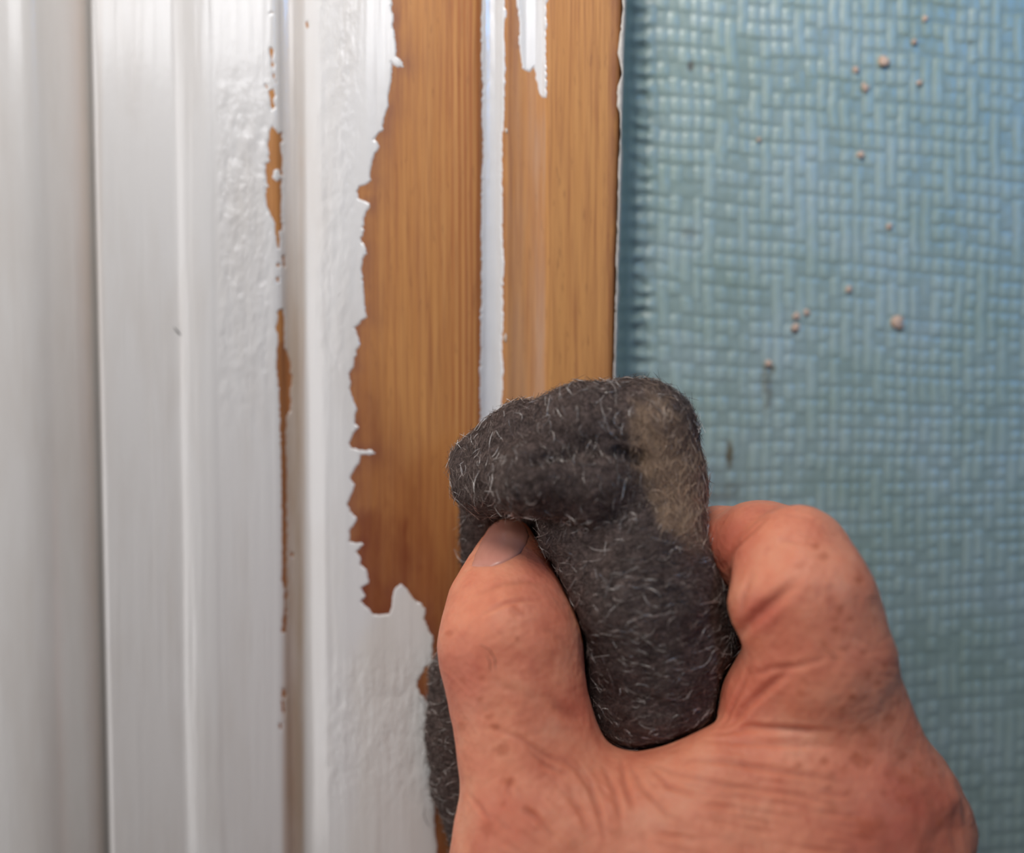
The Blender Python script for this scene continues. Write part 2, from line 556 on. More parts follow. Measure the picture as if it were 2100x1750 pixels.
# ------------------------------------------------------------------ architrave
def build_trim():
    root = bpy.data.objects.new('trim_1', None)
    COL.objects.link(root)
    tag(root, 'moulded wooden door architrave, white gloss paint half stripped to bare orange pine', None, None, 'structure')
    # --- bare timber
    s = spaced([(205, 530, 0.8), (530, 610, 0.3), (610, 690, 0.6), (690, 1262, 0.33), (1262, 1263, 4.0)])
    s = np.concatenate([s, [ARC[-1] - 0.008, ARC[-1]]])
    z = rows(0.4)
    V, S = sweep(s, z)
    px, py = project(V)
    pe = poly_sd(px, py, EDGE, closed=False)
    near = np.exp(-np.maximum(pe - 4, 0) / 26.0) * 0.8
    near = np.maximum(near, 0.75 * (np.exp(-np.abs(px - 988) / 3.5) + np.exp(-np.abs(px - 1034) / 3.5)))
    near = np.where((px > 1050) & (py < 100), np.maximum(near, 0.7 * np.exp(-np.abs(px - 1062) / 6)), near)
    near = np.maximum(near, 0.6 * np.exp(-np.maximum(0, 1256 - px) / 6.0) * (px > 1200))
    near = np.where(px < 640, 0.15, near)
    low_redbrown = np.zeros_like(px)  # residue blotch at the paint edge; wood darker and redder towards the bottom
    nz = fbm(px / 45, py / 90, 0.0, 4) * 30
    blob = poly_sd(px + nz, py + nz * 1.4, [(715, 1040), (790, 1010), (850, 1070), (835, 1190), (880, 1240), (905, 1400), (900, 1900), (700, 1900), (700, 1100)])
    low_redbrown = np.maximum(low_redbrown, 0.85 * smooth(-45, 25, blob))
    blob = poly_sd(px + nz, py + nz * 2, [(715, 760), (800, 900), (900, 980), (960, 1100), (980, 1900), (700, 1900)])
    low_redbrown = np.maximum(low_redbrown, 0.62 * smooth(-110, 90, blob))
    low_redbrown = np.maximum(low_redbrown, 0.45 * ((px < 640) & (py > 700)))
    rings = smooth(895, 955, px + nz * 0.5) * (px < 988)
    rings = rings + 0.25 * ((px > 1036) & (px < 1110))
    haze = smooth(1085, 1105, px) * (px < 1119) * smooth(150, 300, py) * 0.8
    haze = np.maximum(haze, 0.35 * ((px > 1040) & (px < 1119)))
    wood = mesh_obj('bare_wood', V.reshape(-1, 3), grid_faces(*px.shape), M_WOOD, root,
                    attrs=dict(near=near, low_redbrown=low_redbrown, rings=rings, haze=haze))
    tag(wood, 'bare orange pine showing vertical grain')

    def coat(name, sp, step, sdf, thick, label, roughf=None, stainf=None):
        s2 = spaced(sp)
        z2 = rows(step)
        V0, S2 = sweep(s2, z2)
        qx, qy = project(V0)
        sd = sdf(qx, qy)
        wob = fbm(qx / 7.0, qy / 7.0, 3.0, 3) * 1.6
        sd = sd + wob
        h = -0.10e-3 + (thick + 0.10e-3) * smooth(-2.4, 3.0, sd)
        h = h + (sd > 0) * (fbm(qx / 9.0, qy / 220.0, 1.0, 2) * 0.022e-3)
        rg = roughf(qx, qy) if roughf else np.zeros_like(qx)
        h = h + (sd > 2) * rg * fbm(qx / 15.0, qy / 26.0, 7.0, 3) * 0.042e-3
        x, y, nx, ny = prof(s2)
        V1 = V0 + np.stack([nx[None] * h, ny[None] * h, 0 * h], -1)
        st = stainf(qx, qy) if stainf else np.zeros_like(qx)
        ok = sd > -7
        cell = ok[:-1, :-1] | ok[1:, :-1] | ok[:-1, 1:] | ok[1:, 1:]
        f = grid_faces(*qx.shape, keep=cell)
        v, f, at_ = compact(V1.reshape(-1, 3), f, dict(stain=st, rough=rg))
        o = mesh_obj(name, v, f, M_PAINT, root, attrs=at_)
        tag(o, label)
        return o

    def sd_coat(qx, qy):
        sd = np.full(qx.shape, 50.0)
        m = (qx > 640)
        sd[m] = poly_sd(qx[m], qy[m], EDGE_POLY)
        m2 = (qx > 530) & (qx < 645)
        c = np.full(m2.sum(), -50.0)
        for ch in CHIPS:
            c = np.maximum(c, poly_sd(qx[m2], qy[m2], ch))
        sd[m2] = np.minimum(sd[m2], -c)
        return sd

    def rough_coat(qx, qy):
        a = smooth(440, 455, qx) * smooth(575, 545, qx) * smooth(60, 350, qy) * smooth(960, 720, qy)
        b = smooth(640, 665, qx) * smooth(760, 700, qx) * smooth(900, 650, qy)
        c = smooth(650, 690, qx) * smooth(1290, 1400, qy) * smooth(1720, 1560, qy)
        return np.clip(np.maximum(np.maximum(a, b * 0.9), c), 0, 1)

    def stain_coat(qx, qy):
        g = smooth(574, 590, qx) * smooth(632, 618, qx)
        g = g * (0.35 + 0.65 * smooth(100, 900, qy))
        e = np.clip(1 - np.abs(qx - 205) / 10, 0, 1) * 0.25
        return np.clip(0.8 * g + e, 0, 1)

    coat('paint_coat', [(206, 540, 0.34), (540, 606, 0.13), (606, 700, 0.3), (700, 910, 0.13)], 0.15, sd_coat, 0.15e-3,
         'white gloss paint with a ragged lifted edge', rough_coat, stain_coat)
    coat('groove_paint', [(980, 1042, 0.14)], 0.2, lambda a, b: poly_sd(a, b, STRIP_POLY), 0.15e-3,
         'strip of white paint left in the groove', lambda a, b: 0.3 + 0 * a)
    coat('paint_patch', [(1050, 1132, 0.14)], 0.17, lambda a, b: poly_sd(a, b, PATCH_POLY), 0.13e-3,
         'white paint tongue left in the cove')
    for sp in SPECKS:
        sp = np.array(sp, float)
        c = sp.mean(0)
        P = at(sp[:, 0], sp[:, 1], -5.2)
        s0 = np.array([arc_of_px(q) for q in sp[:, 0]])
        x, y, nx, ny = prof(s0)
        zc = P[:, 2]
        base = np.stack([x - nx * 1e-4, y - ny * 1e-4, zc], -1)
        top = np.stack([x + nx * 0.8e-4, y + ny * 0.8e-4, zc], -1)
        cen = top.mean(0, keepdims=True) + np.array([[0, -0.4e-4, 0]])
        n = len(sp)
        v = np.concatenate([base, top, cen])
        f = []
        for i in range(n):
            j = (i + 1) % n
            f += [(i, j, n + j), (i, n + j, n + i), (n + i, n + j, 2 * n)]
        mesh_obj('paint_fleck', v, np.array(f), M_RESIDUE, root)
    # --- ragged rim of old paint on the outer arris
    zz = np.linspace(-0.3, 0.3, 1100)
    qy = project(np.stack([0 * zz + 0.018, 0 * zz - 0.006, zz], -1))[1]
    front = np.interp(qy, [0, 25, 60, 110, 150, 180, 215, 232, 300, 360, 480, 500, 650, 770, 1750],
                      [6, 3, 6, 11, 2, 9, 11, 3, 2, 4, 2, 4, 2.5, 3, 3]) + fbm(qy / 9.0, 0 * qy, 0, 3) * 1.3
    front = np.maximum(front, 0.6) * 8.3e-5
    sE = arc_of_px(1259)
    xo = np.interp(arc_of_px(1263), _s, _pdx) + lean(np.full_like(zz, arc_of_px(1262.9)), zz)
    side = 0.45e-3 + 0.2e-3 * vnoise(qy / 40.0, 0 * qy, 2.0)
    ring = []
    for kx, ky in ((-1, -6.25e-3), (-0.95, -6.55e-3), (-0.2, -6.5e-3), (0.6, -5.8e-3), (1.0, -4.6e-3), (1.0, -1e-3), (0, -1e-3)):
        xx = xo - 0.25e-3 + np.where(kx < 0, kx * front, kx * side)
        ring.append(np.stack([xx, np.full_like(zz, ky) + (0.15e-3 if ky < -6e-3 else 0) * vnoise(qy / 12.0, 0 * qy, 5.0), zz], -1))
    R = np.stack(ring, 1)
    o = mesh_obj('edge_paint', R.reshape(-1, 3), grid_faces(*R.shape[:2]), M_RESIDUE, root)
    tag(o, 'thin ragged rim of cream paint along the outer edge')
    return root


build_trim()


def build_jamb():
    pts = [(-2600, 14.0), (-500, 14.0), (-120, 4.2), (0, 2.3), (50, 1.9), (80, 2.1), (98, 2.7), (114, 3.8), (140, 5.9), (180, 9.3), (212, 11.9), (219, 12.6), (221, 22)]
    p = np.array(pts, float)
    xyz = at(p[:, 0], 875, p[:, 1])
    arc = np.concatenate([[0], np.cumsum(np.hypot(np.diff(xyz[:, 0]), np.diff(xyz[:, 1])))])
    s = np.concatenate([np.linspace(0, arc[2] * 0.9, 10, endpoint=False), np.linspace(arc[2] * 0.9, arc[-1], 90)])
    x = np.interp(s, arc, xyz[:, 0]); y = np.interp(s, arc, xyz[:, 1])
    k = np.hanning(13); k /= k.sum()
    y[10:] = np.convolve(np.pad(y[10:], 6, 'edge'), k, 'valid')
    x[10:] = np.convolve(np.pad(x[10:], 6, 'edge'), k, 'valid')
    z = rows(1.0)
    X, Z = np.meshgrid(x, z); Y = np.repeat(y[None], len(z), 0)
    V = np.stack([X, Y, Z], -1)
    # back face for real thickness
    nr, nc = X.shape
    attrs = dict(stain=np.zeros(nr * nc), rough=np.zeros(nr * nc))
    o = mesh_obj('trim_2', V.reshape(-1, 3), grid_faces(nr, nc), M_PAINT, attrs=attrs)
    tag(o, 'smooth white painted door frame with rounded edge, left of the architrave', None, None, 'structure')
    md = o.modifiers.new('thickness', 'SOLIDIFY'); md.thickness = 0.004; md.offset = -1
    return o


build_jamb()


# ------------------------------------------------------------------ wall and wallpaper
WALL_Y = 9.0


def build_wall():
    me_v = []
    x0, x1 = float(at(320, 875, WALL_Y)[0]), 0.45
    y0, y1 = WALL_Y * 1e-3 + 0.0012, WALL_Y * 1e-3 + 0.05
    z0, z1 = -0.35, 0.35
    for x in (x0, x1):
        for y in (y0, y1):
            for z in (z0, z1):
                me_v.append((x, y, z))
    f = [(0, 1, 3, 2), (4, 6, 7, 5), (0, 4, 5, 1), (2, 3, 7, 6), (0, 2, 6, 4), (1, 5, 7, 3)]
    wall = mesh_obj('wall_back', np.array(me_v), np.array(f), M_PLASTER, smooth_shade=False)
    tag(wall, 'plastered wall carrying the blue-green woven wallpaper', None, None, 'structure')

    # wallpaper sheet: the left edge laps up against the architrave
    pxs_e = np.array([(1264, -3.0), (1267, -2.7), (1270, -1.2), (1274, 1.2), (1279, 3.6), (1284, 5.8), (1290, 7.4), (1297, 8.3), (1306, 8.8), (1318, 9.0)], float)
    xe = at(pxs_e[:, 0], 500, pxs_e[:, 1])[:, 0]
    xs_edge = np.interp(np.linspace(0, 1, 36), np.linspace(0, 1, len(xe)), xe)
    ys_edge = np.interp(np.linspace(0, 1, 36), np.linspace(0, 1, len(xe)), pxs_e[:, 1] * 1e-3)
    xr = at(2150, 500, WALL_Y)[0]
    xs = np.concatenate([xs_edge[:-1], np.arange(xs_edge[-1], xr, 0.26e-3), np.arange(xr, xr + 0.06, 0.6e-3), np.linspace(xr + 0.061, 0.45, 40)])
    ys = np.concatenate([ys_edge[:-1], np.full(len(xs) - 35, WALL_Y * 1e-3)])
    lo, hi = -0.092, 0.092
    zs = np.concatenate([np.linspace(-0.35, lo, 60, endpoint=False), np.arange(lo, hi, 0.28e-3), np.linspace(hi, 0.35, 61)[1:]])
    X, Z = np.meshgrid(xs, zs)
    Y = np.repeat(ys[None], len(zs), 0)
    V = np.stack([X, Y, Z], -1)
    px, py = project(V)
    # weave coordinates (threads run a little crooked)
    mm_x = X * 1e3; mm_z = Z * 1e3
    u = (mm_x + 0.3 * fbm(mm_x / 30, mm_z / 14, 0, 2) + 0.16 * vnoise(mm_x / 3.0, mm_z / 3.3, 5) + 0.012 * mm_z) / 2.05
    slope = 0.10 - 0.19 * smooth(25, -35, mm_z)
    v = (mm_z + slope * (mm_x - 22) + 0.35 * fbm(mm_x / 9, mm_z / 25, 4, 2)) / 2.95
    iu = np.floor(u).astype(int); iv = np.floor(v).astype(int)
    fu = u - iu - 0.5
    fv = v - iv - 0.5
    rnd = np.random.default_rng(5)
    tab = rnd.random((512, 512))
    thick_u = 0.85 + 0.5 * rnd.random(512); thick_v = 0.85 + 0.4 * rnd.random(512)

    def over(i, j):
        chk = ((i + j) & 1).astype(float)
        r = tab[i & 511, j & 511]
        return np.where(r < 0.30, 1 - chk, chk)

    # smooth over/under along each thread
    def along(i, j, f, axis):
        o0 = over(i, j)
        if axis == 'v':
            a = over(i, j - 1); b = over(i, j + 1)
        else:
            a = over(i - 1, j); b = over(i + 1, j)
        t = np.where(f < 0, np.clip(-f * 2, 0, 1), np.clip(f * 2, 0, 1))
        nb = np.where(f < 0, a, b)
        w = smooth(0.35, 1.0, t) * 0.5
        return o0 * (1 - w) + nb * w
    ow = along(iu, iv, fv, 'v')
    of = 1 - along(iu, iv, fu, 'u')
    pu = np.sqrt(np.clip(1 - (fu * 2 / np.clip(thick_u[iu & 511] * 0.82, 0.72, 0.98)) ** 2, 0, 1))
    pv = np.sqrt(np.clip(1 - (fv * 2 / np.clip(thick_v[iv & 511], 0.8, 1.15)) ** 2, 0, 1))
    # raised vertical threads, pinched down wherever a cross thread passes over
    jn = np.where(fv > 0, iv + 1, iv)
    cont = (tab[(iu * 7 + 11) & 511, jn & 511] < 0.26).astype(float)
    dip = smooth(0.22, 0.46, np.abs(fv)) * (1 - cont)
    low = np.where(tab[(iu + 200) & 511, (iv + 77) & 511] < 0.16, 0.5, 1.0)
    hw = pu * (1 - 0.62 * dip) * low * (0.8 + 0.3 * tab[iu & 511, 3])
    cross = np.exp(-((np.abs(fv) - 0.5) / 0.16) ** 2)
    hf = np.maximum(0.30 * pv, 0.12 + 0.0 * cross)
    h = np.maximum(hw, hf)
    h = h + 0.10 * fbm(mm_x / 0.9, mm_z / 1.1, 9, 2)
    # flatten at the lapped edge, with squeezed crosswise wrinkles beside it
    e = smooth(1284, 1298, px)
    hh = 0.29e-3 * h * e
    wr = np.exp(-((px - 1312) / 20.0) ** 2) * e
    hh = hh + 0.55e-3 * wr * np.sin(v * 2 * np.pi + 1.5 * vnoise(mm_x / 3, mm_z / 5, 2)) * (0.6 + 0.4 * vnoise(mm_z / 4, mm_x / 2, 3))
    hh = hh + (1 - e) * 0.12e-3 * fbm(mm_z / 2.0, mm_x / 1.0, 6, 3)
    V[..., 1] -= hh
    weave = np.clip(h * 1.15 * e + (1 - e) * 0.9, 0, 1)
    stain = np.zeros_like(X)
    for cx, cy, rx, ry, a in ((1496, 935, 9, 34, 0.95), (1500, 1000, 30, 10, 0.35), (1476, 1015, 40, 7, 0.4), (1415, 135, 7, 11, 0.9), (1574, 790, 13, 50, 0.55), (1585, 755, 8, 9, 0.7),
                              (1457, 142, 12, 8, 0.35), (1412, 480, 20, 14, 0.3), (1990, 88, 5, 7, 0.5)):
        d = np.hypot((px - cx) / rx, (py - cy) / ry) + 0.35 * fbm(px / 8, py / 8, 1, 2)
        stain = np.maximum(stain, a * smooth(1.25, 0.5, d))
    paper = mesh_obj('wallpaper', V.reshape(-1, 3), grid_faces(*X.shape), M_PAPER, wall, attrs=dict(weave=weave, stain=stain))
    tag(paper, 'blue-green woven textured wallpaper')


build_wall()

# ------------------------------------------------------------------ implicit surfaces


def surface_nets(d, org, h):
    s = d < 0
    nx, ny, nz = d.shape
    c = np.zeros((nx - 1, ny - 1, nz - 1), np.int8)
    offs = [(i, j, k) for i in (0, 1) for j in (0, 1) for k in (0, 1)]
    for i, j, k in offs:
        c += s[i:nx - 1 + i, j:ny - 1 + j, k:nz - 1 + k]
    act = (c > 0) & (c < 8)
    idx = np.argwhere(act)
    cid = np.full(act.shape, -1, np.int32)
    cid[act] = np.arange(len(idx))
    vals = np.stack([d[idx[:, 0] + i, idx[:, 1] + j, idx[:, 2] + k] for i, j, k in offs], 1)
    pos = np.zeros((len(idx), 3)); cnt = np.zeros(len(idx))
    o = np.array(offs, float)
    for a in range(8):
        for b in range(a + 1, 8):
            if np.abs(o[a] - o[b]).sum() != 1:
                continue
            va, vb = vals[:, a], vals[:, b]
            m = (va < 0) != (vb < 0)
            t = va[m] / (va[m] - vb[m])
            pos[m] += o[a] + t[:, None] * (o[b] - o[a])
            cnt[m] += 1
    V = (idx + pos / cnt[:, None]) * h + org
    F = []
    for ax in range(3):
        sl0 = [slice(1, -1)] * 3; sl1 = [slice(1, -1)] * 3
        sl0[ax] = slice(0, -1); sl1[ax] = slice(1, None)
        a = s[tuple(sl0)]; b = s[tuple(sl1)]
        for flip in (False, True):
            m = (a & ~b) if not flip else (~a & b)
            e = np.argwhere(m)
            e2 = e.copy()
            for q in range(3):
                if q != ax:
                    e2[:, q] += 1
            b1, b2 = [(1, 2), (2, 0), (0, 1)][ax]
            def cc(d1, d2):
                w = e2.copy(); w[:, b1] -= d1; w[:, b2] -= d2
                return cid[w[:, 0], w[:, 1], w[:, 2]]
            q4 = np.stack([cc(1, 1), cc(0, 1), cc(0, 0), cc(1, 0)], 1)
            F.append(q4[:, ::-1] if flip else q4)
    F = np.concatenate(F)
    F = F[(F >= 0).all(1)]
    return V, F


class Field:
    def __init__(self, lo, hi, h):
        self.h = h
        self.org = np.array(lo, float)
        n = np.ceil((np.array(hi) - self.org) / h).astype(int) + 1
        self.n = n
        self.ax = [(self.org[i] + np.arange(n[i]) * h).astype(np.float32) for i in range(3)]
        self.d = np.full(tuple(n), 0.05, np.float32)

    def cone(self, a, b, ra, rb, k=0.004, flat=None, sub=False):
        """tapered capsule, smooth union; flat = (direction, factor)"""
        a = np.asarray(a, np.float32); b = np.asarray(b, np.float32)
        R = max(ra, rb) + 2.5 * k + 3 * self.h
        lo = np.minimum(a, b) - R; hi = np.maximum(a, b) + R
        sl = []
        for i in range(3):
            i0 = max(0, int((lo[i] - self.org[i]) / self.h)); i1 = min(self.n[i], int((hi[i] - self.org[i]) / self.h) + 2)
            if i1 <= i0:
                return
            sl.append(slice(i0, i1))
        X = self.ax[0][sl[0]][:, None, None] - a[0]
        Y = self.ax[1][sl[1]][None, :, None] - a[1]
        Z = self.ax[2][sl[2]][None, None, :] - a[2]
        ab = b - a
        L = ab @ ab + 1e-12
        t = np.clip((X * ab[0] + Y * ab[1] + Z * ab[2]) / L, 0, 1)
        qx = X - t * ab[0]; qy = Y - t * ab[1]; qz = Z - t * ab[2]
        if flat is not None:
            n = np.asarray(flat[0], float); n /= np.linalg.norm(n)
            dn = (qx * n[0] + qy * n[1] + qz * n[2]) * (1 / flat[1] - 1)
            qx = qx + dn * n[0]; qy = qy + dn * n[1]; qz = qz + dn * n[2]
        dd = np.sqrt(qx * qx + qy * qy + qz * qz) - (ra + (rb - ra) * t)
        if flat is not None:
            dd = dd * min(1.0, 0.5 + 0.5 * flat[1])
        cur = self.d[tuple(sl)]
        if k <= 0:
            self.d[tuple(sl)] = np.minimum(cur, dd)
        else:
            hh = np.clip(0.5 + 0.5 * (cur - dd) / k, 0, 1)
            self.d[tuple(sl)] = cur + (dd - cur) * hh - k * hh * (1 - hh)

    def chain(self, pts, k=0.004, flat=None):
        P = [at(p[0], p[1], p[2]) for p in pts]
        R = [p[3] * px_size(q) for p, q in zip(pts, P)]
        if len(P) == 1:
            self.cone(P[0], P[0] + 1e-6, R[0], R[0], k, flat)
        for i in range(len(P) - 1):
            self.cone(P[i], P[i + 1], R[i], R[i + 1], k, flat)

    def mesh(self):
        return surface_nets(self.d, self.org, self.h)


def vert_normals(V, F):
    n = np.zeros_like(V)
    fn = np.cross(V[F[:, 2]] - V[F[:, 0]], V[F[:, 3 if F.shape[1] == 4 else 1]] - V[F[:, 1 if F.shape[1] == 4 else 0]])
    for i in range(F.shape[1]):
        np.add.at(n, F[:, i], fn)
    return n / (np.linalg.norm(n, axis=1, keepdims=True) + 1e-20)


def read_mesh(me):
    V = np.empty(len(me.vertices) * 3, np.float32); me.vertices.foreach_get('co', V)
    N = np.empty(len(me.vertices) * 3, np.float32); me.vertices.foreach_get('normal', N)
    return V.reshape(-1, 3).astype(float), N.reshape(-1, 3).astype(float)


# ------------------------------------------------------------------ the hand
HAND = {}


def build_hand():
    fl = Field((-0.030, -0.066, -0.150), (0.095, 0.0085, 0.005), 0.0006)
    # index finger beyond its middle joint, tucked behind the pad
    fl.chain([(1634, 1142, -33, 104), (1560, 1124, -28, 92), (1480, 1126, -20, 82), (1400, 1130, -11, 76), (1345, 1170, -4, 66)], 0.002)
    # middle, ring and little finger curled behind it
    fl.chain([(1800, 1700, -19, 130), (1660, 1300, -16, 110), (1600, 1235, -13, 100), (1440, 1255, -6, 80), (1370, 1300, -1.5, 68)], 0.002)
    fl.chain([(1790, 1790, -6, 112), (1650, 1440, -6, 96), (1600, 1400, -4, 90), (1450, 1420, -0.5, 74), (1385, 1455, 0.5, 66)], 0.002)
    fl.chain([(1770, 1880, -2, 96), (1640, 1600, -1, 82), (1600, 1570, -0.5, 78), (1470, 1580, 1, 66), (1410, 1610, 1, 60)], 0.002)
    base = fl.d.copy()
    fl.d[:] = 0.05
    # index: knuckle to middle joint
    fl.chain([(1790, 1665, -36, 152), (1735, 1505, -37, 132), (1690, 1360, -39, 136), (1652, 1235, -38.5, 136), (1634, 1146, -35, 112)], 0.003, ((0.1, 1, 0.1), 0.8))
    fl.chain([(1600, 1215, -37.0, 100), (1588, 1170, -35.5, 76)], 0.003, ((0, 1, 0), 0.85))
    fl.chain([(1618, 1395, -35, 112), (1600, 1455, -34, 118), (1580, 1500, -34, 104)], 0.0022)
    # thumb
    fl.chain([(1046, 1114, -15.5, 52), (1044, 1168, -19.5, 79), (1042, 1240, -24.5, 113)], 0.002, ((0.15, -0.75, 0.4), 0.8))
    fl.chain([(1042, 1240, -25, 113), (1046, 1322, -29, 141), (1064, 1440, -31, 133), (1090, 1560, -33, 141), (1125, 1690, -35, 178), (1170, 1880, -34, 222)], 0.003)
    fl.chain([(1375, 1630, -38, 72), (1480, 1588, -38.5, 78), (1620, 1585, -39, 78), (1740, 1600, -38, 90)], 0.0035)
    # web and back of the hand
    fl.chain([(1130, 1680, -34, 130), (1250, 1725, -37, 128), (1340, 1705, -37.5, 112), (1460, 1680, -38, 118), (1620, 1650, -37, 132), (1760, 1650, -37, 140)], 0.006)
    fl.chain([(1180, 1850, -35, 210), (1400, 1880, -37, 235), (1650, 1850, -37, 230), (1760, 1760, -34, 180)], 0.010)
    # metacarpals, wrist, forearm
    fl.chain([(1795, 1680, -33, 140), (1700, 2250, -34, 230)], 0.008)
    fl.chain([(1805, 1720, -17, 140), (1690, 2350, -24, 220)], 0.008)
    fl.chain([(1795, 1800, -8, 115), (1690, 2400, -18, 185)], 0.008)
    fl.chain([(1200, 1900, -33, 230), (1480, 2350, -36, 260)], 0.010)
    fl.chain([(1570, 2300, -32, 290), (1580, 3000, -36, 300)], 0.010)
    k = 0.0009
    hh = np.clip(0.5 + 0.5 * (base - fl.d) / k, 0, 1)
    fl.d = (base + (fl.d - base) * hh - k * hh * (1 - hh)).astype(np.float32)
    HAND['f'] = fl
    V, F = fl.mesh()
    bvh = BVHTree.FromPolygons(V.tolist(), F.tolist())
    tmp = mesh_obj('hand_tmp', V, F, None)
    sub = tmp.modifiers.new('s', 'SUBSURF'); sub.levels = 1; sub.render_levels = 1
    dg = bpy.context.evaluated_depsgraph_get()
    ev = tmp.evaluated_get(dg)
    me = bpy.data.meshes.new_from_object(ev)
    bpy.data.objects.remove(tmp)
    me.name = 'hand'
    V, N = read_mesh(me)
    px, py = project(V)
    front = (N @ (-FWD)) > -0.15

    def hit(x, y):
        p1 = at(x, y, 0.0)
        d = Vector(p1 - CAM).normalized()
        loc, nrm, i, dist = bvh.ray_cast(Vector(CAM), d)
        return (np.array(loc), np.array(nrm)) if loc is not None else (None, None)

    disp = np.zeros(len(V)); crease_a = np.zeros(len(V))

    def crease(pts, depth, width, side=0.0):
        """carve a fold along a line of photo points; depth/width in mm"""
        P = []
        n = 0
        for i in range(len(pts) - 1):
            for t in np.linspace(0, 1, 5)[:-1]:
                P.append((pts[i][0] + t * (pts[i + 1][0] - pts[i][0]), pts[i][1] + t * (pts[i + 1][1] - pts[i][1])))
        P.append(pts[-1])
        H = [hit(*p)[0] for p in P]
        H = [h for h in H if h is not None]
        if len(H) < 2:
            return
        H = np.array(H)
        lo = H.min(0) - width * 4e-3; hi = H.max(0) + width * 4e-3
        m = np.where(((V > lo) & (V < hi)).all(1) & front)[0]
        if not len(m):
            return
        Q = V[m]
        best = np.full(len(m), 1e9); tt = np.zeros(len(m))
        for i in range(len(H) - 1):
            a, b = H[i], H[i + 1]
            ab = b - a
            t = np.clip(((Q - a) @ ab) / (ab @ ab + 1e-15), 0, 1)
            d = np.linalg.norm(Q - a - t[:, None] * ab, axis=1)
            u = d < best
            best[u] = d[u]; tt[u] = (i + t[u]) / (len(H) - 1)
        ends = np.sqrt(np.clip(np.sin(np.clip(tt, 0.02, 0.98) * np.pi), 0, 1))
        r = best / (width * 1e-3)
        g = np.exp(-r * r) - 0.28 * np.exp(-((r - 1.9) / 0.9) ** 2)
        disp[m] -= g * depth * 1e-3 * ends
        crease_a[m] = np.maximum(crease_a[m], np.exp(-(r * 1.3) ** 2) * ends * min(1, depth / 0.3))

    # big folds of the bent index finger
    crease([(1500, 1312), (1540, 1275), (1590, 1232), (1630, 1195)], 0.55, 0.8)
    crease([(1484, 1165), (1502, 1135), (1535, 1095), (1570, 1062)], 0.3, 0.6)
    crease([(1520, 1270), (1528, 1220), (1545, 1175)], 0.25, 0.6)
    crease([(1490, 1500), (1530, 1450), (1575, 1410), (1620, 1375)], 0.45, 0.6)
    crease([(1480, 1500), (1510, 1430), (1540, 1370)], 0.35, 0.5)
    crease([(1535, 1385), (1590, 1372), (1640, 1366), (1690, 1352)], 0.25, 0.45)
    crease([(1468, 1507), (1540, 1492), (1620, 1496), (1700, 1500)], 0.45, 0.5)
    crease([(1440, 1522), (1540, 1525), (1620, 1528), (1720, 1534)], 0.22, 0.45)
    crease([(1400, 1558), (1480, 1562), (1560, 1575), (1650, 1590), (1730, 1605)], 0.3, 0.5)
    crease([(1320, 1562), (1400, 1590), (1490, 1612), (1600, 1625), (1680, 1635)], 0.25, 0.45)
    # web wrinkles fanning from the fork
    for pts, dp in (([(1150, 1555), (1185, 1580), (1210, 1620), (1230, 1670)], 0.35), ([(1180, 1560), (1210, 1600), (1228, 1660), (1240, 1720)], 0.3),
                    ([(1240, 1570), (1262, 1630), (1275, 1690)], 0.35), ([(1275, 1560), (1282, 1610), (1300, 1660)], 0.35),
                    ([(1295, 1570), (1320, 1620), (1370, 1670), (1420, 1700)], 0.25), ([(1330, 1570), (1370, 1610), (1440, 1640)], 0.25),
                    ([(1060, 1510), (1110, 1545), (1160, 1570)], 0.3), ([(1080, 1535), (1120, 1570), (1165, 1590)], 0.3),
                    ([(1000, 1490), (1040, 1505), (1080, 1520)], 0.18),
                    ([(1080, 1660), (1110, 1690), (1140, 1720)], 0.35), ([(960, 1630), (985, 1660), (1010, 1690)], 0.22),
                    ([(1160, 1610), (1190, 1660), (1205, 1710)], 0.2), ([(1120, 1590), (1170, 1640), (1210, 1700)], 0.16),
                    ([(1050, 1600), (1043, 1620), (1050, 1640)], 0.25)):
        crease(pts, dp, 0.42)
    # thumb joint
    crease([(990, 1260), (1030, 1240), (1070, 1232), (1110, 1231)], 0.3, 0.4)
    crease([(985, 1215), (1030, 1198), (1075, 1192), (1120, 1200)], 0.22, 0.7)
    crease([(1130, 1440), (1160, 1462), (1195, 1472)], 0.4, 0.9)
    crease([(1110, 1285), (1150, 1310), (1180, 1345)], 0.15, 0.7)
    crease([(1000, 1390), (1060, 1420), (1110, 1430)], 0.12, 0.7)
    # many fine parallel wrinkles over the back of the hand
    rr = random.Random(3)
    for i in range(46):
        x = rr.uniform(1330, 1720); y = rr.uniform(1600, 1745)
        L = rr.uniform(50, 130); sl = 0.16 + rr.uniform(-0.06, 0.08)
        crease([(x, y), (x + L * 0.5, y + L * 0.5 * sl + rr.uniform(-3, 3)), (x + L, y + L * sl)], rr.uniform(0.07, 0.16), rr.uniform(0.3, 0.45))
    for i in range(30):
        x = rr.uniform(980, 1240); y = rr.uniform(1590, 1740)
        L = rr.uniform(30, 80); an = rr.uniform(0.5, 1.1)
        crease([(x, y), (x + L * math.cos(an), y + L * math.sin(an))], rr.uniform(0.06, 0.14), rr.uniform(0.3, 0.45))
    for i in range(26):
        y = rr.uniform(1180, 1500); x = 1690 + (y - 1180) * 0.28 + rr.uniform(-30, 60)
        crease([(x, y), (x + rr.uniform(20, 50), y + rr.uniform(5, 30))], rr.uniform(0.02, 0.06), 0.35)
    for i in range(10):
        y = rr.uniform(1050, 1110); x = rr.uniform(1600, 1690)
        crease([(x, y), (x + 40, y + rr.uniform(6, 16))], rr.uniform(0.05, 0.12), 0.4)
    disp += front * fbm(V[:, 0] * 170, V[:, 1] * 170, V[:, 2] * 170, 3) * 0.00022
